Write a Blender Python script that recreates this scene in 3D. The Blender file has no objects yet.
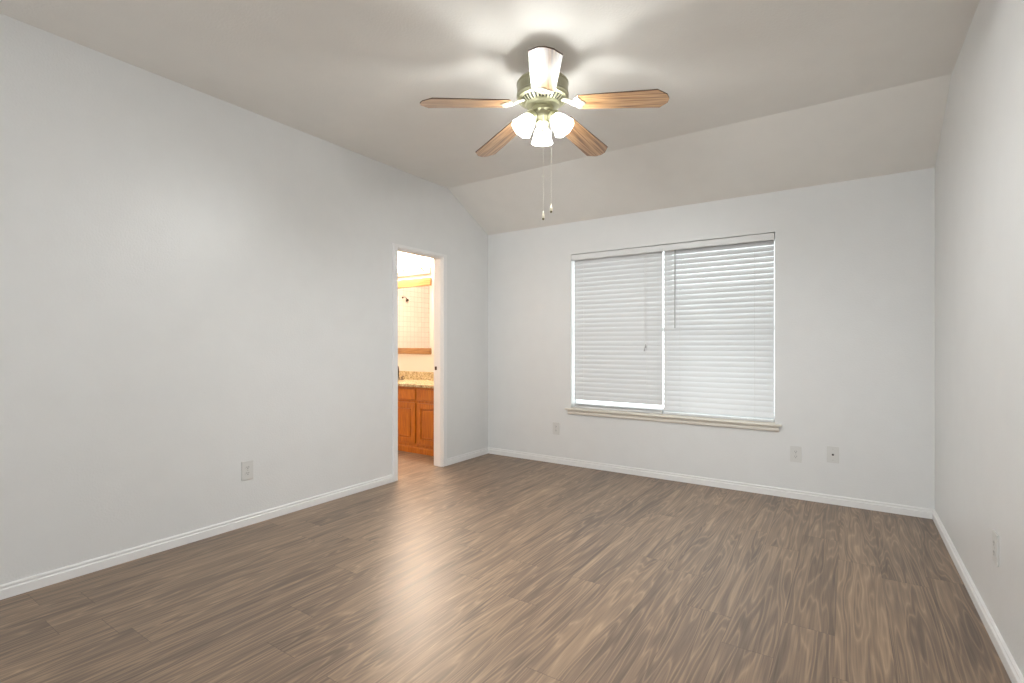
import bpy, bmesh, math, random
from math import pi, sin, cos, radians as R
from mathutils import Vector, Matrix

scn = bpy.context.scene
COL = scn.collection

# ------------------------------------------------------------------ camera
CAM = (3.3527, -4.5364, 1.2071)
cd = bpy.data.cameras.new('camera')
cam = bpy.data.objects.new('camera', cd)
COL.objects.link(cam)
cam.location = CAM
cam.rotation_euler = (R(90), 0, R(33.745))
cd.sensor_width = 36.0
cd.lens = 503.3 / 1024 * 36
cd.shift_y = (345.17 - 341.5) / 1024
cd.clip_start = 0.02
scn.camera = cam

# ------------------------------------------------------------------ light of the sky, exposure
world = bpy.data.worlds.new('world')
scn.world = world
world.use_nodes = True
bg = world.node_tree.nodes['Background']
bg.inputs['Color'].default_value = (0.92, 0.97, 1.0, 1)
bg.inputs['Strength'].default_value = 3.5
scn.view_settings.view_transform = 'Standard'
scn.view_settings.look = 'None'
scn.view_settings.gamma = 1.0
scn.view_settings.use_curve_mapping = False
scn.view_settings.exposure = 0.03
FAN_SHADE, FAN_BULB = 3.0, 2450.0
BATH_BULB = 560.0

# ------------------------------------------------------------------ room size
W, H0, H1, S = 3.8531, 2.44, 2.7855, 0.6805
YB = -8.0            # where the modelled part of the room ends behind the camera
WT = 0.10            # wall between bedroom and bathroom
BY, BX, BF = 0.08, -2.7, -2.5   # bathroom back wall, tiled wall, front wall


# ------------------------------------------------------------------ materials
def nt(name):
    m = bpy.data.materials.new(name)
    m.use_nodes = True
    t = m.node_tree
    return m, t, t.nodes, t.links, t.nodes['Principled BSDF']


def plain(name, col, rough=.5, metal=0., bump=None, var=0., emit=None, spec=None, coat=0.):
    m, t, n, l, b = nt(name)
    b.inputs['Base Color'].default_value = (*col, 1)
    b.inputs['Roughness'].default_value = rough
    b.inputs['Metallic'].default_value = metal
    if spec is not None:
        b.inputs['Specular IOR Level'].default_value = spec
    b.inputs['Coat Weight'].default_value = coat
    tc = n.new('ShaderNodeTexCoord')
    if var:
        no = n.new('ShaderNodeTexNoise')
        no.inputs['Scale'].default_value = 6
        no.inputs['Detail'].default_value = 4
        l.new(tc.outputs['Object'], no.inputs['Vector'])
        r = n.new('ShaderNodeValToRGB')
        r.color_ramp.elements[0].color = (*[c * (1 - var) for c in col], 1)
        r.color_ramp.elements[1].color = (*[min(1, c * (1 + var)) for c in col], 1)
        r.color_ramp.elements[0].position = .3
        r.color_ramp.elements[1].position = .7
        l.new(no.outputs['Fac'], r.inputs['Fac'])
        l.new(r.outputs['Color'], b.inputs['Base Color'])
    if bump:
        no = n.new('ShaderNodeTexNoise')
        no.inputs['Scale'].default_value = bump[0]
        no.inputs['Detail'].default_value = 3
        l.new(tc.outputs['Object'], no.inputs['Vector'])
        bp = n.new('ShaderNodeBump')
        bp.inputs['Strength'].default_value = bump[1]
        bp.inputs['Distance'].default_value = bump[2]
        l.new(no.outputs['Fac'], bp.inputs['Height'])
        l.new(bp.outputs['Normal'], b.inputs['Normal'])
    if emit:
        b.inputs['Emission Color'].default_value = (*emit[0], 1)
        b.inputs['Emission Strength'].default_value = emit[1]
    return m


def math_node(n, l, op, a, b=None, c=None):
    k = n.new('ShaderNodeMath')
    k.operation = op
    for i, v in enumerate((a, b, c)):
        if v is None:
            continue
        if isinstance(v, (int, float)):
            k.inputs[i].default_value = v
        else:
            l.new(v, k.inputs[i])
    return k.outputs[0]


def floor_material():
    m, t, n, l, b = nt('laminate')
    M = lambda op, a, bb=None, c=None: math_node(n, l, op, a, bb, c)
    tc = n.new('ShaderNodeTexCoord')
    sp = n.new('ShaderNodeSeparateXYZ')
    l.new(tc.outputs['Object'], sp.inputs[0])
    x, y = sp.outputs[0], sp.outputs[1]
    px = M('DIVIDE', M('ADD', x, 3.03), .192)
    row = M('FLOOR', px)
    wn = n.new('ShaderNodeTexWhiteNoise')
    wn.noise_dimensions = '1D'
    l.new(row, wn.inputs['W'])
    py = M('ADD', M('DIVIDE', y, 1.21), M('MULTIPLY', wn.outputs['Value'], 7.3))
    colm = M('FLOOR', py)
    cb = n.new('ShaderNodeCombineXYZ')
    l.new(row, cb.inputs[0]); l.new(colm, cb.inputs[1])
    wn2 = n.new('ShaderNodeTexWhiteNoise')
    wn2.noise_dimensions = '2D'
    l.new(cb.outputs[0], wn2.inputs['Vector'])
    sc = n.new('ShaderNodeSeparateColor')
    l.new(wn2.outputs['Color'], sc.inputs[0])
    ra, rb, rc = sc.outputs[0], sc.outputs[1], sc.outputs[2]
    # figure: contour lines of a stretched noise give the long flame grain
    def stretched(ky, scale, detail, rough, dist):
        g = n.new('ShaderNodeCombineXYZ')
        l.new(M('ADD', x, M('MULTIPLY', ra, 17.0)), g.inputs[0])
        l.new(M('ADD', M('MULTIPLY', y, ky), M('MULTIPLY', rb, 9.0)), g.inputs[1])
        l.new(M('MULTIPLY', rc, 31.0), g.inputs[2])
        q = n.new('ShaderNodeTexNoise')
        q.inputs['Scale'].default_value = scale
        q.inputs['Detail'].default_value = detail
        q.inputs['Roughness'].default_value = rough
        q.inputs['Distortion'].default_value = dist
        l.new(g.outputs[0], q.inputs['Vector'])
        return q.outputs['Fac']

    def saw(v, k):
        return M('ABSOLUTE', M('SUBTRACT', M('MULTIPLY', M('FRACT', M('MULTIPLY', v, k)), 2.0), 1.0))
    n1 = stretched(.068, 8.5, 2.3, .5, .12)
    line = M('POWER', saw(n1, 19.0), 3.0)          # thin light veins
    tone = saw(n1, 5.0)                            # broad bands
    strk = stretched(.030, 85.0, 3.0, .6, 0.)      # streaks
    soft = stretched(.10, 9.0, 4.0, .6, .2)        # cloudy tone
    fib = stretched(.022, 190.0, 2.0, .6, 0.)      # fibres
    v = M('ADD', M('MULTIPLY', line, .20), M('MULTIPLY', tone, .13))
    v = M('ADD', v, M('MULTIPLY', strk, .46))
    v = M('ADD', v, M('MULTIPLY', fib, .24))
    v = M('ADD', v, M('MULTIPLY', soft, .36))
    v = M('ADD', v, M('MULTIPLY', M('SUBTRACT', ra, .5), .07))
    rp = n.new('ShaderNodeValToRGB')
    e = rp.color_ramp.elements
    e[0].position = .42; e[0].color = (.118, .082, .060, 1)
    e[1].position = .98; e[1].color = (.46, .32, .205, 1)
    k = e.new(.60); k.color = (.208, .145, .102, 1)
    k = e.new(.74); k.color = (.300, .206, .138, 1)
    l.new(v, rp.inputs['Fac'])
    # seams
    fx = M('FRACT', px); fy = M('FRACT', py)
    ex = M('LESS_THAN', M('MINIMUM', fx, M('SUBTRACT', 1.0, fx)), .0050)
    ey = M('LESS_THAN', M('MINIMUM', fy, M('SUBTRACT', 1.0, fy)), .0012)
    seam = M('MAXIMUM', ex, ey)
    mx = n.new('ShaderNodeMix'); mx.data_type = 'RGBA'
    l.new(M('MULTIPLY', seam, .45), mx.inputs[0])
    l.new(rp.outputs['Color'], mx.inputs[6])
    mx.inputs[7].default_value = (.045, .03, .022, 1)
    l.new(mx.outputs[2], b.inputs['Base Color'])
    l.new(M('ADD', .33, M('MULTIPLY', fib, .14)), b.inputs['Roughness'])
    bp = n.new('ShaderNodeBump')
    bp.inputs['Strength'].default_value = .25
    bp.inputs['Distance'].default_value = .002
    l.new(M('SUBTRACT', M('MULTIPLY', fib, .35), seam), bp.inputs['Height'])
    l.new(bp.outputs['Normal'], b.inputs['Normal'])
    return m


def wood_material(name, dark, mid, light, scale=1., rough=.3, axis=0, coat=0., stretch=.07):
    """streaky wood, grain running along the given object axis"""
    m, t, n, l, b = nt(name)
    M = lambda op, a, bb=None, c=None: math_node(n, l, op, a, bb, c)
    tc = n.new('ShaderNodeTexCoord')
    oi = n.new('ShaderNodeObjectInfo')
    mp = n.new('ShaderNodeMapping')
    s = [1., 1., 1.]
    s[axis] = stretch
    mp.inputs['Scale'].default_value = [q * scale for q in s]
    l.new(tc.outputs['Object'], mp.inputs['Vector'])
    ad = n.new('ShaderNodeVectorMath'); ad.operation = 'ADD'
    l.new(mp.outputs['Vector'], ad.inputs[0])
    cbn = n.new('ShaderNodeCombineXYZ')
    l.new(M('MULTIPLY', oi.outputs['Random'], 20.), cbn.inputs[0])
    l.new(M('MULTIPLY', oi.outputs['Random'], 7.), cbn.inputs[2])
    l.new(cbn.outputs[0], ad.inputs[1])
    n1 = n.new('ShaderNodeTexNoise')
    n1.inputs['Scale'].default_value = 14
    n1.inputs['Detail'].default_value = 2
    n1.inputs['Distortion'].default_value = .3
    l.new(ad.outputs[0], n1.inputs['Vector'])
    tri = M('ABSOLUTE', M('SUBTRACT', M('MULTIPLY', M('FRACT', M('MULTIPLY', n1.outputs['Fac'], 9.)), 2.), 1.))
    n2 = n.new('ShaderNodeTexNoise')
    n2.inputs['Scale'].default_value = 160
    n2.inputs['Detail'].default_value = 2
    l.new(ad.outputs[0], n2.inputs['Vector'])
    v = M('ADD', M('MULTIPLY', tri, .5), M('MULTIPLY', n2.outputs['Fac'], .5))
    rp = n.new('ShaderNodeValToRGB')
    e = rp.color_ramp.elements
    e[0].position = .18; e[0].color = (*dark, 1)
    e[1].position = .82; e[1].color = (*light, 1)
    k = e.new(.5); k.color = (*mid, 1)
    l.new(v, rp.inputs['Fac'])
    l.new(rp.outputs['Color'], b.inputs['Base Color'])
    b.inputs['Roughness'].default_value = rough
    b.inputs['Coat Weight'].default_value = coat
    b.inputs['Coat Roughness'].default_value = .2
    return m


def granite_material():
    m, t, n, l, b = nt('granite')
    tc = n.new('ShaderNodeTexCoord')
    vo = n.new('ShaderNodeTexVoronoi')
    vo.inputs['Scale'].default_value = 90
    l.new(tc.outputs['Object'], vo.inputs['Vector'])
    no = n.new('ShaderNodeTexNoise')
    no.inputs['Scale'].default_value = 28
    no.inputs['Detail'].default_value = 6
    l.new(tc.outputs['Object'], no.inputs['Vector'])
    sc = n.new('ShaderNodeSeparateColor')
    l.new(vo.outputs['Color'], sc.inputs[0])
    v = math_node(n, l, 'ADD', math_node(n, l, 'MULTIPLY', sc.outputs[0], .45),
                  math_node(n, l, 'MULTIPLY', no.outputs['Fac'], .6))
    rp = n.new('ShaderNodeValToRGB')
    e = rp.color_ramp.elements
    e[0].position = .25; e[0].color = (.20, .14, .07, 1)
    e[1].position = .8; e[1].color = (.70, .60, .42, 1)
    k = e.new(.5); k.color = (.50, .39, .22, 1)
    l.new(v, rp.inputs['Fac'])
    l.new(rp.outputs['Color'], b.inputs['Base Color'])
    b.inputs['Roughness'].default_value = .2
    return m


def tile_material():
    m, t, n, l, b = nt('shower_tile')
    tc = n.new('ShaderNodeTexCoord')
    sp = n.new('ShaderNodeSeparateXYZ')
    l.new(tc.outputs['Object'], sp.inputs[0])
    cb = n.new('ShaderNodeCombineXYZ')
    l.new(sp.outputs[1], cb.inputs[0]); l.new(sp.outputs[2], cb.inputs[1])
    br = n.new('ShaderNodeTexBrick')
    br.offset = 0
    br.inputs['Scale'].default_value = 1
    br.inputs['Brick Width'].default_value = .084
    br.inputs['Row Height'].default_value = .084
    br.inputs['Mortar Size'].default_value = .003
    br.inputs['Color1'].default_value = (.62, .53, .47, 1)
    br.inputs['Color2'].default_value = (.67, .58, .52, 1)
    br.inputs['Mortar'].default_value = (.45, .36, .31, 1)
    l.new(cb.outputs[0], br.inputs['Vector'])
    l.new(br.outputs['Color'], b.inputs['Base Color'])
    b.inputs['Roughness'].default_value = .25
    return m


def glow(name, col, strength):
    m, t, n, l, b = nt(name)
    b.inputs['Base Color'].default_value = (.9, .9, .88, 1)
    b.inputs['Roughness'].default_value = .3
    b.inputs['Emission Color'].default_value = (*col, 1)
    b.inputs['Emission Strength'].default_value = strength
    return m


def shade_glass():
    m, t, n, l, b = nt('frosted_glass_lit')
    out = n['Material Output']
    tr = n.new('ShaderNodeBsdfTransparent')
    tr.inputs['Color'].default_value = (.46, .46, .455, 1)
    tl = n.new('ShaderNodeBsdfTranslucent')
    tl.inputs['Color'].default_value = (.6, .6, .58, 1)
    em = n.new('ShaderNodeEmission')
    em.inputs['Color'].default_value = (.975, 1, 1, 1)
    em.inputs['Strength'].default_value = FAN_SHADE
    b.inputs['Roughness'].default_value = .2
    b.inputs['Base Color'].default_value = (.9, .9, .88, 1)
    m1 = n.new('ShaderNodeMixShader'); m1.inputs[0].default_value = .30
    l.new(tr.outputs[0], m1.inputs[1]); l.new(tl.outputs[0], m1.inputs[2])
    m2 = n.new('ShaderNodeMixShader'); m2.inputs[0].default_value = .12
    l.new(m1.outputs[0], m2.inputs[1]); l.new(b.outputs[0], m2.inputs[2])
    ad = n.new('ShaderNodeAddShader')
    l.new(m2.outputs[0], ad.inputs[0]); l.new(em.outputs[0], ad.inputs[1])
    l.new(ad.outputs[0], out.inputs['Surface'])
    return m


MAT = {}
MAT['wall'] = plain('wall_paint', (.765, .765, .755), .37, bump=(95, .32, .004), var=.012)
MAT['ceil'] = plain('ceiling_paint', (.83, .805, .76), .75, bump=(80, .35, .004), var=.012)
MAT['trim'] = plain('trim_paint', (.84, .83, .82), .30)
MAT['sillp'] = plain('sill_paint', (.74, .69, .61), .30)
MAT['floor'] = floor_material()
MAT['vinyl'] = plain('window_vinyl', (.85, .86, .87), .35)
MAT['slat'] = plain('blind_slat', (.70, .70, .70), .38)
MAT['cord'] = plain('blind_cord', (.72, .71, .69), .7)
MAT['wand'] = plain('wand_plastic', (.42, .42, .41), .25)
MAT['plate'] = plain('outlet_plastic', (.69, .685, .66), .3)
MAT['dark'] = plain('dark_slot', (.03, .03, .03), .6)
MAT['steel'] = plain('screw_steel', (.55, .54, .50), .3, 1.)
MAT['fan'] = plain('antique_cream_metal', (.40, .39, .27), .30, .55, var=.12)
MAT['fan_low'] = plain('antique_brass_metal', (.40, .385, .25), .32, .6, var=.12)
MAT['iron'] = plain('blade_iron_cream', (.52, .50, .40), .32, .45)
MAT['blade'] = wood_material('blade_oak', (.13, .055, .018), (.36, .185, .075), (.55, .33, .16), 1., .28, 0, .9, .06)
MAT['edge'] = plain('blade_edge', (.10, .055, .03), .4)
MAT['shade'] = shade_glass()
MAT['bulb'] = glow('lamp_bulb_lit', (.975, 1., 1.), FAN_BULB)
MAT['chain'] = plain('chain_metal', (.78, .76, .66), .3, .5)
MAT['fob'] = plain('fob_ivory', (.80, .74, .58), .3)
MAT['fobtip'] = plain('fob_brass_tip', (.16, .13, .05), .35, .6)
MAT['bathwall'] = plain('bathroom_paint', (.84, .78, .72), .5, bump=(95, .3, .004))
MAT['cab'] = wood_material('vanity_oak', (.38, .105, .006), (.48, .148, .010), (.56, .19, .016), 1., .3, 2, .2, .08)
MAT['rail'] = wood_material('mirror_rail_oak', (.22, .10, .03), (.32, .16, .055), (.42, .23, .09), 1., .3, 0, .2, .08)
MAT['granite'] = granite_material()
MAT['tile'] = tile_material()
MAT['mirror'] = plain('mirror_silver', (.93, .93, .92), .015, 1.)
MAT['bronze'] = plain('dark_bronze', (.07, .045, .03), .3, .8)
MAT['chrome'] = plain('bar_metal', (.75, .72, .66), .2, .9)
MAT['brass'] = plain('socket_brass', (.45, .36, .14), .3, .9)
MAT['bbulb'] = glow('globe_bulb_lit', (1., .84, .68), BATH_BULB)
gm, gt, gn, gl, gb = nt('window_glass')
gtr = gn.new('ShaderNodeBsdfTransparent')
gtr.inputs['Color'].default_value = (.95, .97, .96, 1)
gmx = gn.new('ShaderNodeMixShader')
gmx.inputs[0].default_value = .06
gb.inputs['Base Color'].default_value = (.02, .02, .02, 1)
gb.inputs['Roughness'].default_value = .02
gl.new(gtr.outputs[0], gmx.inputs[1]); gl.new(gb.outputs[0], gmx.inputs[2])
gl.new(gmx.outputs[0], gn['Material Output'].inputs['Surface'])
MAT['glass'] = gm


# ------------------------------------------------------------------ mesh helpers
def add_box(bm, x0, x1, y0, y1, z0, z1, bev=0., seg=2, mtx=None):
    b = bmesh.new()
    r = bmesh.ops.create_cube(b, size=1)
    for v in b.verts:
        v.co = Vector(((x0 + x1) / 2 + v.co.x * (x1 - x0), (y0 + y1) / 2 + v.co.y * (y1 - y0), (z0 + z1) / 2 + v.co.z * (z1 - z0)))
    if bev:
        bmesh.ops.bevel(b, geom=b.edges[:], offset=bev, segments=seg, affect='EDGES', profile=.5)
    merge(bm, b, mtx)


def merge(bm, b, mtx=None, mi=0):
    if mtx is not None:
        b.transform(mtx)
    me = bpy.data.meshes.new('tmp')
    b.to_mesh(me); b.free()
    bm.from_mesh(me)
    bpy.data.meshes.remove(me)


def add_prism(bm, pts, h0, h1, plane='xy', bev=0., mtx=None):
    """extrude a closed 2-D outline; plane gives which axes the outline lies in"""
    b = bmesh.new()
    def P(p, h):
        return {'xy': (p[0], p[1], h), 'yz': (h, p[0], p[1]), 'xz': (p[0], h, p[1])}[plane]
    v0 = [b.verts.new(P(p, h0)) for p in pts]
    v1 = [b.verts.new(P(p, h1)) for p in pts]
    f0 = b.faces.new(v0); f1 = b.faces.new(v1[::-1])
    k = len(pts)
    for i in range(k):
        b.faces.new((v0[i], v0[(i + 1) % k], v1[(i + 1) % k], v1[i]))
    bmesh.ops.recalc_face_normals(b, faces=b.faces[:])
    if bev:
        es = list(f0.edges) + list(f1.edges)
        bmesh.ops.bevel(b, geom=es, offset=bev, segments=2, affect='EDGES', profile=.5)
    bmesh.ops.triangulate(b, faces=[f for f in b.faces if len(f.verts) > 4])
    merge(bm, b, mtx)


def add_lathe(bm, prof, seg=40, mtx=None, wave=None):
    """prof: list of (r, z) revolved about z; wave(angle, i) scales the radius"""
    b = bmesh.new()
    rings = []
    for i, (r, z) in enumerate(prof):
        if r < 1e-6:
            rings.append([b.verts.new((0, 0, z))])
        else:
            rings.append([b.verts.new((r * cos(2 * pi * k / seg) * (wave(2 * pi * k / seg, i) if wave else 1),
                                       r * sin(2 * pi * k / seg) * (wave(2 * pi * k / seg, i) if wave else 1), z)) for k in range(seg)])
    for a, c in zip(rings, rings[1:]):
        for k in range(seg):
            k2 = (k + 1) % seg
            if len(a) == 1 and len(c) == 1:
                continue
            if len(a) == 1:
                b.faces.new((a[0], c[k], c[k2]))
            elif len(c) == 1:
                b.faces.new((a[k], c[0], a[k2]))
            else:
                b.faces.new((a[k], c[k], c[k2], a[k2]))
    bmesh.ops.recalc_face_normals(b, faces=b.faces[:])
    merge(bm, b, mtx)


def add_tube(bm, pts, r, seg=10, mtx=None):
    b = bmesh.new()
    pts = [Vector(p) for p in pts]
    rs = r if isinstance(r, (list, tuple)) else [r] * len(pts)
    rings = []
    up = Vector((.131, .217, .967))
    for i, p in enumerate(pts):
        d = (pts[min(i + 1, len(pts) - 1)] - pts[max(i - 1, 0)]).normalized()
        u = d.cross(up)
        if u.length < .05:
            u = d.cross(Vector((1, 0, 0)))
        u.normalize(); w = d.cross(u)
        rings.append([b.verts.new(p + rs[i] * (cos(2 * pi * k / seg) * u + sin(2 * pi * k / seg) * w)) for k in range(seg)])
    for a, c in zip(rings, rings[1:]):
        for k in range(seg):
            b.faces.new((a[k], a[(k + 1) % seg], c[(k + 1) % seg], c[k]))
    b.faces.new(rings[0]); b.faces.new(rings[-1][::-1])
    bmesh.ops.recalc_face_normals(b, faces=b.faces[:])
    merge(bm, b, mtx)


def obj(name, bm, mat, parent=None, smooth=None, mtx=None):
    me = bpy.data.meshes.new(name)
    bmesh.ops.remove_doubles(bm, verts=bm.verts[:], dist=1e-6)
    if smooth:
        for f in bm.faces:
            f.smooth = True
        for e in bm.edges:
            if len(e.link_faces) == 2 and e.calc_face_angle(0) > R(smooth):
                e.smooth = False
    bm.to_mesh(me); bm.free()
    o = bpy.data.objects.new(name, me)
    COL.objects.link(o)
    me.materials.append(MAT[mat] if isinstance(mat, str) else mat)
    if parent is not None:
        o.parent = parent
    if mtx is not None:
        o.matrix_local = mtx
    return o


def tag(o, label, cat, group=None):
    o['label'] = label; o['category'] = cat
    if group:
        o['group'] = group
    return o


def thing(name, label, cat, loc=(0, 0, 0), rz=0., group=None):
    o = bpy.data.objects.new(name, None)
    o.empty_display_size = .05
    COL.objects.link(o)
    o.location = loc; o.rotation_euler = (0, 0, rz)
    return tag(o, label, cat, group)


def struct(name, bm, mat, parent=None, smooth=None):
    o = obj(name, bm, mat, parent, smooth)
    if parent is None:
        o['kind'] = 'structure'
    return o


def copy_tree(o, parent=None):
    c = o.copy()
    COL.objects.link(c)
    if parent is not None:
        c.parent = parent
    for ch in list(o.children):
        copy_tree(ch, c)
    return c


NB = bmesh.new

# ------------------------------------------------------------------ room shell
DY0, DY1, DZ = -1.377, -.757, 2.085          # door opening
WX0, WX1, WZ0, WZ1 = 1.035, 2.864, .575, 2.118   # window opening

bm = NB(); add_box(bm, BX - .1, W + .1, YB, BY + .1, -.1, 0)
struct('floor', bm, 'floor')

bm = NB()
add_prism(bm, [(YB, 0), (DY0, 0), (DY0, DZ), (DY1, DZ), (DY1, 0), (0, 0), (0, H0), (-S, H1), (YB, H1)], -WT, 0, 'yz')
struct('wall_left', bm, 'wall')
bm = NB()
add_prism(bm, [(YB, 0), (0, 0), (0, H0), (-S, H1), (YB, H1)], W, W + .1, 'yz')
struct('wall_right', bm, 'wall')
bm = NB()
xm = 1.95
add_prism(bm, [(-WT, 0), (xm, 0), (xm, WZ0), (WX0, WZ0), (WX0, WZ1), (xm, WZ1), (xm, H0 + .12), (-WT, H0 + .12)], 0, .14, 'xz')
add_prism(bm, [(W + .1, 0), (xm, 0), (xm, WZ0), (WX1, WZ0), (WX1, WZ1), (xm, WZ1), (xm, H0 + .12), (W + .1, H0 + .12)], 0, .14, 'xz')
struct('wall_back', bm, 'wall')
bm = NB()
add_prism(bm, [(YB, H1), (-S, H1), (0, H0), (.14, H0 - .07), (.14, H0 + .12), (-S + .03, H1 + .1), (YB, H1 + .1)], -WT, W + .1, 'yz')
struct('ceiling', bm, 'ceil')

bm = NB()
add_prism(bm, [(0, 0), (.25, 0), (.25, 2.5), (3.75, 2.5), (3.75, 0), (W, 0), (W, H1), (0, H1)], YB - .1, YB, 'xz')  # unseen wall behind the camera; wide opening added so sky light fills the room
struct('wall_front', bm, 'wall')

# bathroom shell
bm = NB(); add_box(bm, BX - .1, -WT, BY, BY + .1, 0, 2.5)
struct('wall_bathroom_back', bm, 'bathwall')
bm = NB(); add_box(bm, BX - .1, BX, BF - .1, BY, 0, 2.5)
struct('wall_bathroom_left', bm, 'tile')
bm = NB(); add_box(bm, BX, -WT, BF - .1, BF, 0, 2.5)
struct('wall_bathroom_front', bm, 'bathwall')
bm = NB(); add_box(bm, BX - .1, -WT, BF - .1, BY + .1, 2.5, 2.6)
struct('ceiling_bathroom', bm, 'ceil')

# baseboards
BBP = [(0, 0), (.014, 0), (.014, .043), (.0115, .046), (.006, .048), (.006, .053), (.010, .056), (.009, .062), (.004, .067), (0, .067)]
bm = NB()
for a, c in ((YB, -1.4245), (-.7095, 0)):
    add_prism(bm, BBP, a, c, 'xz')
struct('baseboard_left', bm, 'trim')
bm = NB()
add_prism(bm, [(-d, z) for d, z in BBP], 0, W, 'yz')
struct('baseboard_back', bm, 'trim')
bm = NB()
add_prism(bm, [(W - d, z) for d, z in BBP], YB, 0, 'xz')
struct('baseboard_right', bm, 'trim')

# door frame: jambs, stops and casing
bm = NB()
cw, ch = .047, .024
for (xa, xb) in ((0, .016), (-WT - .016, -WT)):
    add_box(bm, xa, xb, DY0 - cw, DY0 + .006, 0, DZ + ch, .003)
    add_box(bm, xa, xb, DY1 - .006, DY1 + cw, 0, DZ + ch, .003)
    add_box(bm, xa, xb, DY0 + .006, DY1 - .006, DZ - .006, DZ + ch, .003)
add_box(bm, -WT, 0, DY0, DY0 + .015, 0, DZ)
add_box(bm, -WT, 0, DY1 - .015, DY1, 0, DZ)
add_box(bm, -WT, 0, DY0 + .015, DY1 - .015, DZ - .015, DZ)
add_box(bm, -.05, -.015, DY0 + .015, DY0 + .020, 0, DZ - .015, .001)
add_box(bm, -.05, -.015, DY1 - .020, DY1 - .015, 0, DZ - .015, .001)
add_box(bm, -.05, -.015, DY0 + .020, DY1 - .020, DZ - .020, DZ - .015, .001)
dr = struct('door_1', bm, 'trim')
bm = NB()
add_box(bm, -.092, -.064, DY1 - .0172, DY1 - .0148, .958, .994, .0005)
obj('strike_plate', bm, 'bronze', dr)

# window: vinyl frame with two sashes, panes
bm = NB()
y0, y1 = .085, .135
add_box(bm, WX0, WX0 + .014, y0, y1, WZ0, WZ1, .003)
add_box(bm, WX1 - .014, WX1, y0, y1, WZ0, WZ1, .003)
add_box(bm, WX0 + .014, WX1 - .014, y0, y1, WZ0, WZ0 + .05, .003)
add_box(bm, WX0 + .014, WX1 - .014, y0, y1, WZ1 - .045, WZ1, .003)
add_box(bm, 1.946, 2.004, y0, y1, WZ0 + .05, WZ1 - .045, .003)
for a, c in ((WX0 + .014, 1.946), (2.004, WX1 - .014)):
    add_box(bm, a, c, y0 + .008, y1 - .012, 1.33, 1.37, .002)
wn = struct('window_1', bm, 'vinyl')
for a, c in ((WX0 + .014, 1.946), (2.004, WX1 - .014)):
    for za, zb in ((WZ0 + .05, 1.33), (1.37, WZ1 - .045)):
        bm = NB(); add_box(bm, a, c, .108, .112, za, zb)
        obj('pane', bm, 'glass', wn)

# window stool and apron
bm = NB()
add_box(bm, .985, 2.914, -.040, -.0005, .559, .575, .005, 3)
add_box(bm, WX0 + .0005, WX1 - .0005, -.001, .0845, .5755, .581)
struct('trim_1', bm, 'sillp')
bm = NB()
ap = [(0, .559), (-.014, .559), (-.014, .549), (-.020, .541), (-.022, .530), (-.020, .520), (-.013, .515), (0, .515)]
add_prism(bm, ap, 1.008, 2.892, 'yz')
struct('trim_2', bm, 'sillp')

# ------------------------------------------------------------------ blinds
def make_blind(x0, x1, label, tilt, zlast, lean, wand_x, cord_x, group, frac):
    t = thing('window_blind', label, 'blind', (x0, .045, WZ0 + .006), 0, group)
    w = x1 - x0
    ztop = WZ1 - WZ0 - .006
    b = NB(); add_box(b, 0, w, -.025, .025, ztop - .052, ztop - .004, .003)
    obj('headrail', b, 'slat', t)
    b = NB()
    pitch, sw = .0453, .051
    z = ztop - .075
    rnd = random.Random(int(x0 * 1000))
    k = 0
    lads = [w * q for q in frac]
    zs = []
    while z > zlast:
        a = tilt + rnd.uniform(-1.5, 1.5)
        # slightly crowned slat: four-segment cross-section
        prof = []
        for i in range(5):
            u = -sw / 2 + sw * i / 4
            prof.append((u, .0022 * (1 - (2 * u / sw) ** 2)))
        pts = [(u, c + .0013) for u, c in prof] + [(u, c - .0013) for u, c in prof[::-1]]
        m = Matrix.Translation((0, 0, z)) @ Matrix.Rotation(R(a), 4, 'X')
        m = m @ Matrix.Rotation(R(rnd.uniform(-.10, .10)), 4, 'Y')
        add_prism(b, pts, .004, w - .004, 'yz', mtx=m)
        zs.append(z)
        z -= pitch
    obj('slats', b, 'slat', t, 40)
    # bottom: gathered slats resting over the bottom rail
    b = NB()
    if lean:
        for i in range(3):
            add_box(b, .004, w - .004, -.024, .026, .024 + i * .007, .0275 + i * .007, .001,
                    mtx=Matrix.Rotation(R(.05 * i), 4, 'Y'))
        obj('gathered_slats', b, 'slat', t)
        b = NB()
    add_box(b, .002, w - .002, -.027, .027, .0005, .0205, .005, 3)
    obj('bottom_rail', b, 'slat', t)
    for lx in lads:
        b = NB()
        for yy in (-.0285, .0285):
            add_tube(b, [(lx, yy, .012), (lx, yy, ztop - .05)], .0011, 6)
        obj('ladder_cord', b, 'cord', t)
    if wand_x is not None:
        b = NB()
        add_tube(b, [(wand_x, -.034, ztop - .045), (wand_x, -.036, ztop - .757)], .0042, 8)
        add_tube(b, [(wand_x, -.0255, ztop - .035), (wand_x, -.034, ztop - .045)], .002, 6)
        obj('tilt_wand', b, 'wand', t, 60)
    if cord_x is not None:
        b = NB()
        for q, zz in ((0, .60), (.010, .63)):
            add_tube(b, [(cord_x + q, -.0255, ztop - .04), (cord_x + q, -.033, ztop - .06), (cord_x + q, -.034, zz)], .0013, 6)
        c = obj('lift_cord', b, 'cord', t)
        for q, zz in ((0, .60), (.010, .63)):
            b = NB()
            add_lathe(b, [(0, .008), (.003, .006), (.0065, -.02), (.0068, -.028), (0, -.03)], 12,
                      Matrix.Translation((cord_x + q, -.034, zz)))
            obj('tassel', b, 'wand', c, 50)
    return t


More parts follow.
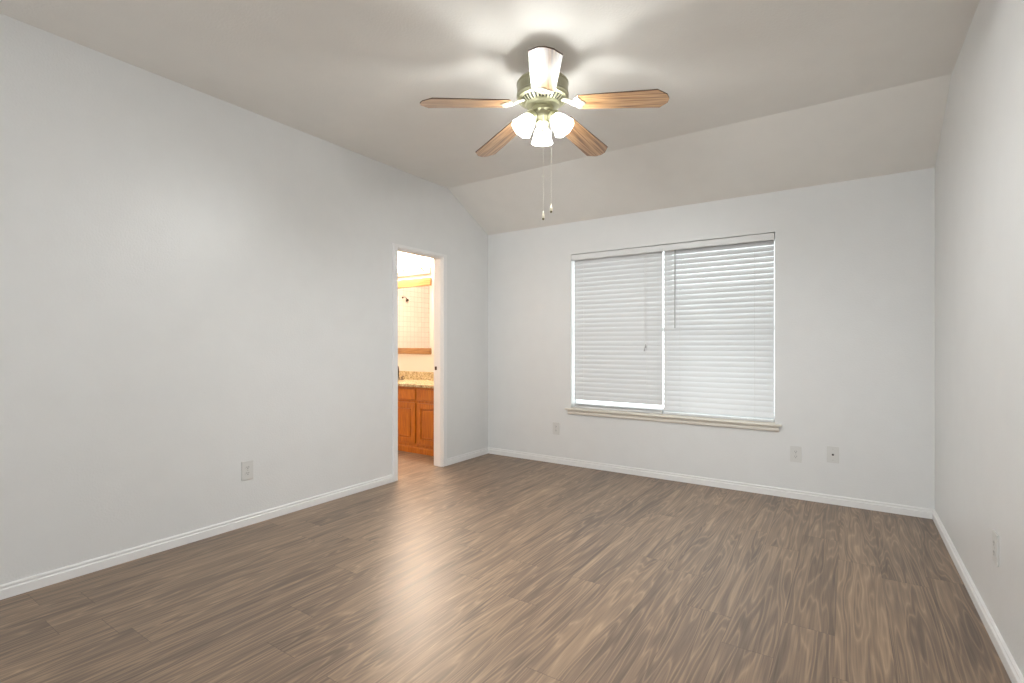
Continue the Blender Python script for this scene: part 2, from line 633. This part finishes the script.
GB = 'white horizontal blinds in the window'
make_blind(1.052, 1.949, 'left white horizontal blind, shut tight, slats gathered at bottom, lift cord hanging', 72, .100, True, None, .735, GB, (.13, .84))
make_blind(1.954, 2.857, 'right white horizontal blind with slats cracked open and a tilt wand', 63, .045, False, .112, None, GB, (.17, .84))
bm = NB()
add_box(bm, WX0 + .006, WX1 - .006, -.006, .006, WZ1 - .062, WZ1 - .007, .003)
add_box(bm, WX0 + .006, WX0 + .014, .006, .018, WZ1 - .062, WZ1 - .007)
add_box(bm, WX1 - .014, WX1 - .006, .006, .018, WZ1 - .062, WZ1 - .007)
tag(obj('window_valance', bm, 'wall'), 'long flat off-white valance board across the top of both window blinds', 'valance')

# ------------------------------------------------------------------ outlets
def plate_bm(w, h):
    b = NB()
    add_box(b, -w / 2, w / 2, -.0075, 0, -h / 2, h / 2, .0018, 2)
    return b


def make_outlet(label, loc, rz, group):
    t = thing('wall_outlet', label, 'outlet', loc, rz, group)
    obj('plate', plate_bm(.078, .124), 'plate', t)
    for s in (-1, 1):
        b = NB()
        pts = [(.0165 * cos(a) if abs(cos(a)) < .9 else math.copysign(.0165 * .98, cos(a)), .0145 * sin(a)) for a in [i * pi / 12 for i in range(24)]]
        add_prism(b, pts, -.0092, -.006, "xz")
        for v in b.verts:
            v.co.z += s * .0195
        r = obj('receptacle', b, 'plate', t)
        b = NB()
        add_box(b, -.0075, -.0052, -.0097, -.0090, s * .0195 - .001, s * .0195 + .008)
        add_box(b, .0052, .0075, -.0097, -.0090, s * .0195 - .001, s * .0195 + .008)
        add_box(b, -.002, .002, -.0097, -.0090, s * .0195 - .010, s * .0195 - .005)
        obj('slots', b, 'dark', r)
    b = NB()
    add_lathe(b, [(0, 0), (.003, 0), (.003, .001), (0, .0016)], 12, Matrix.Translation((0, -.0075, 0)) @ Matrix.Rotation(R(90), 4, 'X'))
    obj('screw', b, 'steel', t)
    return t


GO = 'duplex outlets low on the walls'
o0 = make_outlet('off-white duplex outlet low on the left wall, near the bathroom doorway', (0, -2.716, .368), R(90), GO)
for lab, loc, rz in (
        ('off-white duplex outlet on the window wall, below left of the sill, near the corner', (.868, 0, .356), 0),
        ('off-white duplex outlet on the window wall below right end of sill, beside cable jack', (3.010, 0, .350), 0),
        ('off-white duplex outlet on the right wall, above its baseboard', (W, -1.752, .385), R(-90))):
    c = copy_tree(o0)
    c.location = loc; c.rotation_euler = (0, 0, rz); c['label'] = lab
t = thing('cable_jack_plate', 'off-white wall plate with one dark round cable jack, right of the outlet under window', 'wall plate', (3.256, 0, .376))
obj('plate', plate_bm(.078, .124), 'plate', t)
b = NB()
add_lathe(b, [(.0075, 0), (.0075, .003), (.005, .0035), (.005, .010), (.0035, .0105), (0, .0105)], 16, Matrix.Translation((0, -.0075, 0)) @ Matrix.Rotation(R(90), 4, 'X'))
obj('coax_jack', b, 'dark', t, 40)
for s in (-1, 1):
    b = NB()
    add_lathe(b, [(0, 0), (.003, 0), (.003, .001), (0, .0016)], 12, Matrix.Translation((0, -.0075, s * .042)) @ Matrix.Rotation(R(90), 4, 'X'))
    obj('screw', b, 'steel', t)

# ------------------------------------------------------------------ ceiling fan
FX, FY, FA = 1.9577, -2.1461, -1.0223
fan = thing('ceiling_fan', 'five-blade ceiling fan with oak blades and three lit glass shades', 'ceiling fan', (FX, FY, H1), 0)
Z = lambda z: z - H1
b = NB()
add_lathe(b, [(0, 0), (.060, 0), (.062, -.008), (.056, -.035), (.040, -.055), (.022, -.062), (.022, Z(2.66)), (0, Z(2.66))], 36)
obj('canopy', b, 'fan', fan, 40)
b = NB()
add_lathe(b, [(0, Z(2.672)), (.060, Z(2.672)), (.105, Z(2.664)), (.132, Z(2.652)), (.142, Z(2.640)), (.142, Z(2.632)), (.139, Z(2.629)),
              (.139, Z(2.583)), (.143, Z(2.579)), (.143, Z(2.566)), (.138, Z(2.560)), (.130, Z(2.560)), (0, Z(2.562))], 56)
obj('motor_housing', b, 'fan', fan, 35)
b = NB()
add_lathe(b, [(0, Z(2.555)), (.124, Z(2.556)), (.088, Z(2.528)), (0, Z(2.526))], 48)
vent = obj('vent_core', b, 'dark', fan, 35)
b = NB()
# slotted vent ring: rims and radial bars over the dark core
add_lathe(b, [(.122, Z(2.562)), (.140, Z(2.562)), (.136, Z(2.552)), (.122, Z(2.5475)), (.118, Z(2.552))], 48)
add_lathe(b, [(0, Z(2.534)), (.092, Z(2.532)), (.094, Z(2.524)), (.086, Z(2.514)), (.055, Z(2.508)), (0, Z(2.508))], 48)
for k in range(34):
    a = 2 * pi * k / 34
    add_box(b, .085, .126, -.0034, .0034, -.003, .003, mtx=Matrix.Rotation(a, 4, 'Z') @ Matrix.Translation((.106, 0, Z(2.5385))) @ Matrix.Rotation(R(-37), 4, 'Y') @ Matrix.Translation((-.106, 0, 0)))
obj('vent_ring', b, 'fan_low', fan, 35)
b = NB()
add_lathe(b, [(0, Z(2.51)), (.058, Z(2.51)), (.062, Z(2.500)), (.060, Z(2.486)), (.052, Z(2.478)), (.052, Z(2.462)), (.056, Z(2.457)), (.054, Z(2.446)),
              (.040, Z(2.436)), (.030, Z(2.430)), (0, Z(2.430))], 40)
obj('switch_housing', b, 'fan_low', fan, 35)
b = NB()
add_lathe(b, [(0, Z(2.432)), (.030, Z(2.432)), (.036, Z(2.426)), (.034, Z(2.414)), (.026, Z(2.404)), (.020, Z(2.392)), (.012, Z(2.384)), (.006, Z(2.376)), (0, Z(2.374))], 36)
fit = obj('light_fitter', b, 'fan_low', fan, 40)

DROOP, PITCH, ZI = R(7.0), R(-8.0), 2.508
def blade_mtx(k):
    return (Matrix.Rotation(FA + k * 2 * pi / 5, 4, 'Z') @ Matrix.Translation((.1965, 0, Z(ZI))) @
            Matrix.Rotation(DROOP, 4, 'Y') @ Matrix.Rotation(PITCH, 4, 'X'))
BL = .472
blademe = None
for k in range(5):
    if blademe is None:
        b = NB()
        out = [(0, -.054), (.010, -.061), (BL - .052, -.076), (BL - .008, -.034), (BL, -.004), (BL, .004), (BL - .008, .034), (BL - .052, .076), (.010, .061), (0, .054)]
        add_prism(b, out, -.003, .003, 'xy', .0012)
        bl = obj('blade', b, 'blade', fan)
        bl.data.materials.append(MAT['edge'])
        for p in bl.data.polygons:
            if abs(p.normal.z) < .9:
                p.material_index = 1
        blademe = bl
        b = NB()
        # ornate iron: arm from the motor, flared plate with scalloped outline under the blade root
        pl = [(-.030, -.012), (-.018, -.022), (-.012, -.040), (-.002, -.052), (.014, -.050), (.022, -.036), (.024, -.022), (.036, -.016), (.044, 0),
              (.036, .016), (.024, .022), (.022, .036), (.014, .050), (-.002, .052), (-.012, .040), (-.018, .022), (-.030, .012)]
        add_prism(b, pl, -.0075, -.0035, 'xy', .0012)
        for sx, sy in ((.006, -.036), (.006, .036), (.030, 0)):
            add_lathe(b, [(0, -.0105), (.004, -.010), (.0055, -.0075), (0, -.0075)], 12, Matrix.Translation((sx, sy, 0)))
        for s in (-1, 1):
            pts = [(-.085, s * .010, .018), (-.060, s * .016, .012), (-.035, s * .020, -.001), (-.020, s * .016, -.006), (-.008, s * .010, -.0065)]
            add_tube(b, pts, .0045, 8)
        add_tube(b, [(-.092, 0, .019), (-.055, 0, .010), (-.025, 0, -.003), (.004, 0, -.006)], [.008, .007, .006, .006], 10)
        iron = obj('blade_iron', b, 'iron', fan, 40)
    else:
        bl = blademe.copy(); COL.objects.link(bl); bl.parent = fan
        ir = iron.copy(); COL.objects.link(ir); ir.parent = fan
    (bl).matrix_local = blade_mtx(k)
    (iron if k == 0 else ir).matrix_local = blade_mtx(k)

# three glass shades: one away from the camera side, two to the near left and right
sh0 = None
for k in range(3):
    az = FA + pi + k * 2 * pi / 3
    m = (Matrix.Rotation(az, 4, 'Z') @ Matrix.Translation((.060, 0, Z(2.460))) @ Matrix.Rotation(R(-38), 4, 'Y'))
    b = NB()
    add_tube(b, [(0, 0, .018), (0, 0, .004)], [.010, .016], 14)
    add_lathe(b, [(0, .006), (.016, .006), (.028, .000), (.0335, -.008), (.0345, -.032), (.0325, -.034), (.0318, -.012), (.014, -.006), (.012, -.018), (0, -.018)], 28)
    add_tube(b, [Vector((-.020, 0, -.012)), Vector((-.010, 0, .012)), Vector((0, 0, .016))], .007, 10)
    ar = obj('lamp_holder', b, 'fan_low', fan, 40, m)
    b = NB()
    wv = lambda a, i: 1 + (.035 * max(0, (i if i < 8 else 15 - i) - 3) / 5) * cos(a * 8)
    outer = [(.029, -.012), (.030, -.030), (.037, -.043), (.044, -.058), (.048, -.074), (.051, -.090), (.056, -.106), (.061, -.116)]
    inner = [(r - .003, z) for r, z in outer[::-1]]
    add_lathe(b, outer + inner, 48, wave=wv)
    s = obj('lamp_shade', b, 'shade', fan, 50, m)
    b = NB()
    add_lathe(b, [(0, -.018), (.011, -.018), (.012, -.034), (.022, -.050), (.026, -.066), (.022, -.082), (.011, -.091), (0, -.093)], 20)
    obj('bulb', b, 'bulb', s, 60)

# pull chains
rt = Vector((cos(R(33.745)), sin(R(33.745)), 0))
fw = Vector((-sin(R(33.745)), cos(R(33.745)), 0))
for lat, zt, zb in ((.000, 2.452, 1.925), (.039, 2.456, 1.968)):
    p = rt * lat - fw * math.sqrt(max(0, .0555 ** 2 - lat ** 2))
    b = NB()
    add_tube(b, [(p.x * .8, p.y * .8, Z(zt)), (p.x * 1.08, p.y * 1.08, Z(zt - .004)), (p.x * 1.12, p.y * 1.12, Z(zt - .03)), (p.x * 1.12, p.y * 1.12, Z(zb))], .0006, 6)
    q = p * 1.12
    n_b = 36
    for i in range(n_b):
        zz = zt - .03 - (zt - .03 - zb) * i / n_b
        bmesh.ops.create_icosphere(b, subdivisions=1, radius=.0012, matrix=Matrix.Translation((q.x, q.y, Z(zz))))
    if lat == 0:
        add_lathe(b, [(0, .007), (.003, .005), (.003, -.005), (0, -.007)], 10, Matrix.Translation((q.x, q.y, Z(2.115))))
    ch = obj('pull_chain', b, 'chain', fan)
    b = NB()
    add_lathe(b, [(0, .004), (.0025, .003), (.003, -.004), (.0062, -.020), (.0078, -.034), (.0062, -.037), (0, -.037)], 18, Matrix.Translation((q.x, q.y, Z(zb))))
    fb = obj('fob', b, 'fob', ch, 50)
    b = NB()
    add_lathe(b, [(0, -.0365), (.0058, -.0365), (.0066, -.042), (.004, -.046), (0, -.047)], 18, Matrix.Translation((q.x, q.y, Z(zb))))
    obj('fob_tip', b, 'fobtip', fb, 50)

# ------------------------------------------------------------------ bathroom furniture
VX0, VX1, VY = -2.05, -WT - .004, -.445       # cabinet run against the back wall, face-frame plane
van = thing('vanity_cabinet', 'oak bathroom vanity with raised-panel doors and plain drawer fronts, seen through doorway', 'cabinet', (VX0, BY - .001, 0))
vx = lambda x: x - VX0
vy = lambda y: y - (BY - .001)
b = NB()
add_box(b, 0, vx(VX1), vy(VY), 0, 0, .738, .001)
obj('body', b, 'cab', van)
units = [(-.642, -.215), (-1.095, -.672), (-1.555, -1.136), (-1.99, -1.60)]
for xa, xb in units:
    b = NB()
    add_box(b, vx(xa), vx(xb), vy(VY) - .019, vy(VY), .592, .716, .005, 2)
    obj('drawer_front', b, 'cab', van)
    b = NB()
    za, zb = .108, .562
    f = vy(VY)
    add_box(b, vx(xa), vx(xb), f - .010, f, za, zb, .001)
    fr = .058
    add_box(b, vx(xa), vx(xa) + fr, f - .024, f - .009, za, zb, .003)
    add_box(b, vx(xb) - fr, vx(xb), f - .024, f - .009, za, zb, .003)
    add_box(b, vx(xa) + fr, vx(xb) - fr, f - .024, f - .009, za, za + fr, .003)
    add_box(b, vx(xa) + fr, vx(xb) - fr, f - .024, f - .009, zb - fr, zb, .003)
    add_box(b, vx(xa) + fr + .010, vx(xb) - fr - .010, f - .024, f - .009, za + fr + .010, zb - fr - .010, .012, 1)
    obj('door', b, 'cab', van)

b = NB()
add_prism(b, [(vy(VY), 0), (vy(VY) - .014, 0), (vy(VY) - .014, .058), (vy(VY) - .008, .068), (vy(VY), .072)], .004, vx(VX1) - .004, 'yz')
obj('base_rail', b, 'cab', van)

ct = thing('countertop', 'speckled tan granite countertop with backsplash on the oak vanity', 'countertop', (VX0, BY - .001, .738))
b = NB()
add_box(b, -.02, vx(VX1), vy(VY) - .040, 0, .0005, .036, .008, 3)
obj('slab', b, 'granite', ct)
b = NB()
add_box(b, -.02, vx(VX1), -.021, 0, .0365, .137, .003)
obj('backsplash', b, 'granite', ct)

# faucet
fa = thing('faucet', 'dark bronze gooseneck faucet on the granite countertop', 'faucet', (-1.37, -.05, .7745))
b = NB()
add_lathe(b, [(0, 0), (.028, 0), (.028, .006), (.020, .012), (.014, .030), (0, .034)], 24)
obj('base', b, 'bronze', fa, 50)
b = NB()
arc = [(0, 0, .02), (0, 0, .12)] + [(0, -.06 + .06 * cos(a), .12 + .07 * sin(a)) for a in [i * pi / 10 for i in range(1, 10)]] + [(0, -.122, .10)]
add_tube(b, arc, .0105, 12)
obj('spout', b, 'bronze', fa, 60)
for s in (-1, 1):
    b = NB()
    add_lathe(b, [(0, 0), (.022, 0), (.022, .005), (.013, .012), (.011, .035), (0, .04)], 20, Matrix.Translation((s * .065, 0, 0)))
    add_tube(b, [(s * .065, 0, .036), (s * .11, -.01, .046)], [.007, .005], 10)
    obj('handle', b, 'bronze', fa, 50)

# mirror
mx0, mx1 = -1.95, -.925
mi = thing('wall_mirror', 'large bathroom mirror with oak top and bottom rails over the vanity', 'mirror', (mx0, BY - .0005, 1.095))
mw = mx1 - mx0
b = NB(); add_box(b, .01, mw - .03, -.006, 0, .03, .90)
obj('glass', b, 'mirror', mi)
for za, zb in ((0, .076), (.848, .952)):
    b = NB(); add_box(b, 0, mw, -.026, 0, za, zb, .004)
    obj('rail', b, 'rail', mi)

# bar light
lx0, lx1 = -1.80, -.935
li = thing('vanity_light', 'bright metal bar light with a row of glowing globe bulbs above mirror', 'wall light', (lx0, BY - .0005, 2.09))
b = NB(); add_box(b, 0, lx1 - lx0, -.022, 0, 0, .115, .006, 3)
obj('backplate', b, 'chrome', li)
g0 = s0 = None
for i in range(5):
    xx = -1.020 - i * .158 - lx0
    b = NB()
    add_tube(b, [(xx, -.022, .045), (xx, -.062, .045), (xx, -.072, .050), (xx, -.075, .060)], .009, 10)
    add_lathe(b, [(0, .052), (.020, .052), (.022, .060), (.020, .085), (0, .085)], 18, Matrix.Translation((xx, -.075, 0)))
    so = obj('socket', b, 'brass', li, 45)
    b = NB()
    add_lathe(b, [(0, .0), (.014, 0), (.018, .012)] + [(.043 * sin(a), .052 - .043 * cos(a)) for a in [R(28 + 15.2 * j) for j in range(10)]] + [(0, .095)], 24,
              Matrix.Translation((xx, -.075, .085)))
    obj('globe_bulb', b, 'bbulb', so, 70)

# shower head on the tiled wall (seen in the mirror)
sh = thing('shower_head', 'dark shower head on the tiled wall, reflected in the bathroom mirror', 'shower head', (BX, -1.16, 1.985))
sh.scale = (.56, .56, .56)
b = NB()
add_lathe(b, [(0, 0), (.032, 0), (.030, .006), (.012, .012), (0, .012)], 20, Matrix.Rotation(R(90), 4, 'Y'))
obj('flange', b, 'bronze', sh, 50)
b = NB()
add_tube(b, [(.005, 0, 0), (.06, 0, .015), (.12, 0, .005), (.155, 0, -.03)], .011, 12)
obj('arm', b, 'bronze', sh, 60)
b = NB()
add_lathe(b, [(0, .03), (.014, .03), (.020, .01), (.048, -.03), (.050, -.045), (.044, -.05), (0, -.05)], 24,
          Matrix.Translation((.17, 0, -.06)) @ Matrix.Rotation(R(-35), 4, 'Y'))
obj('head', b, 'bronze', sh, 50)
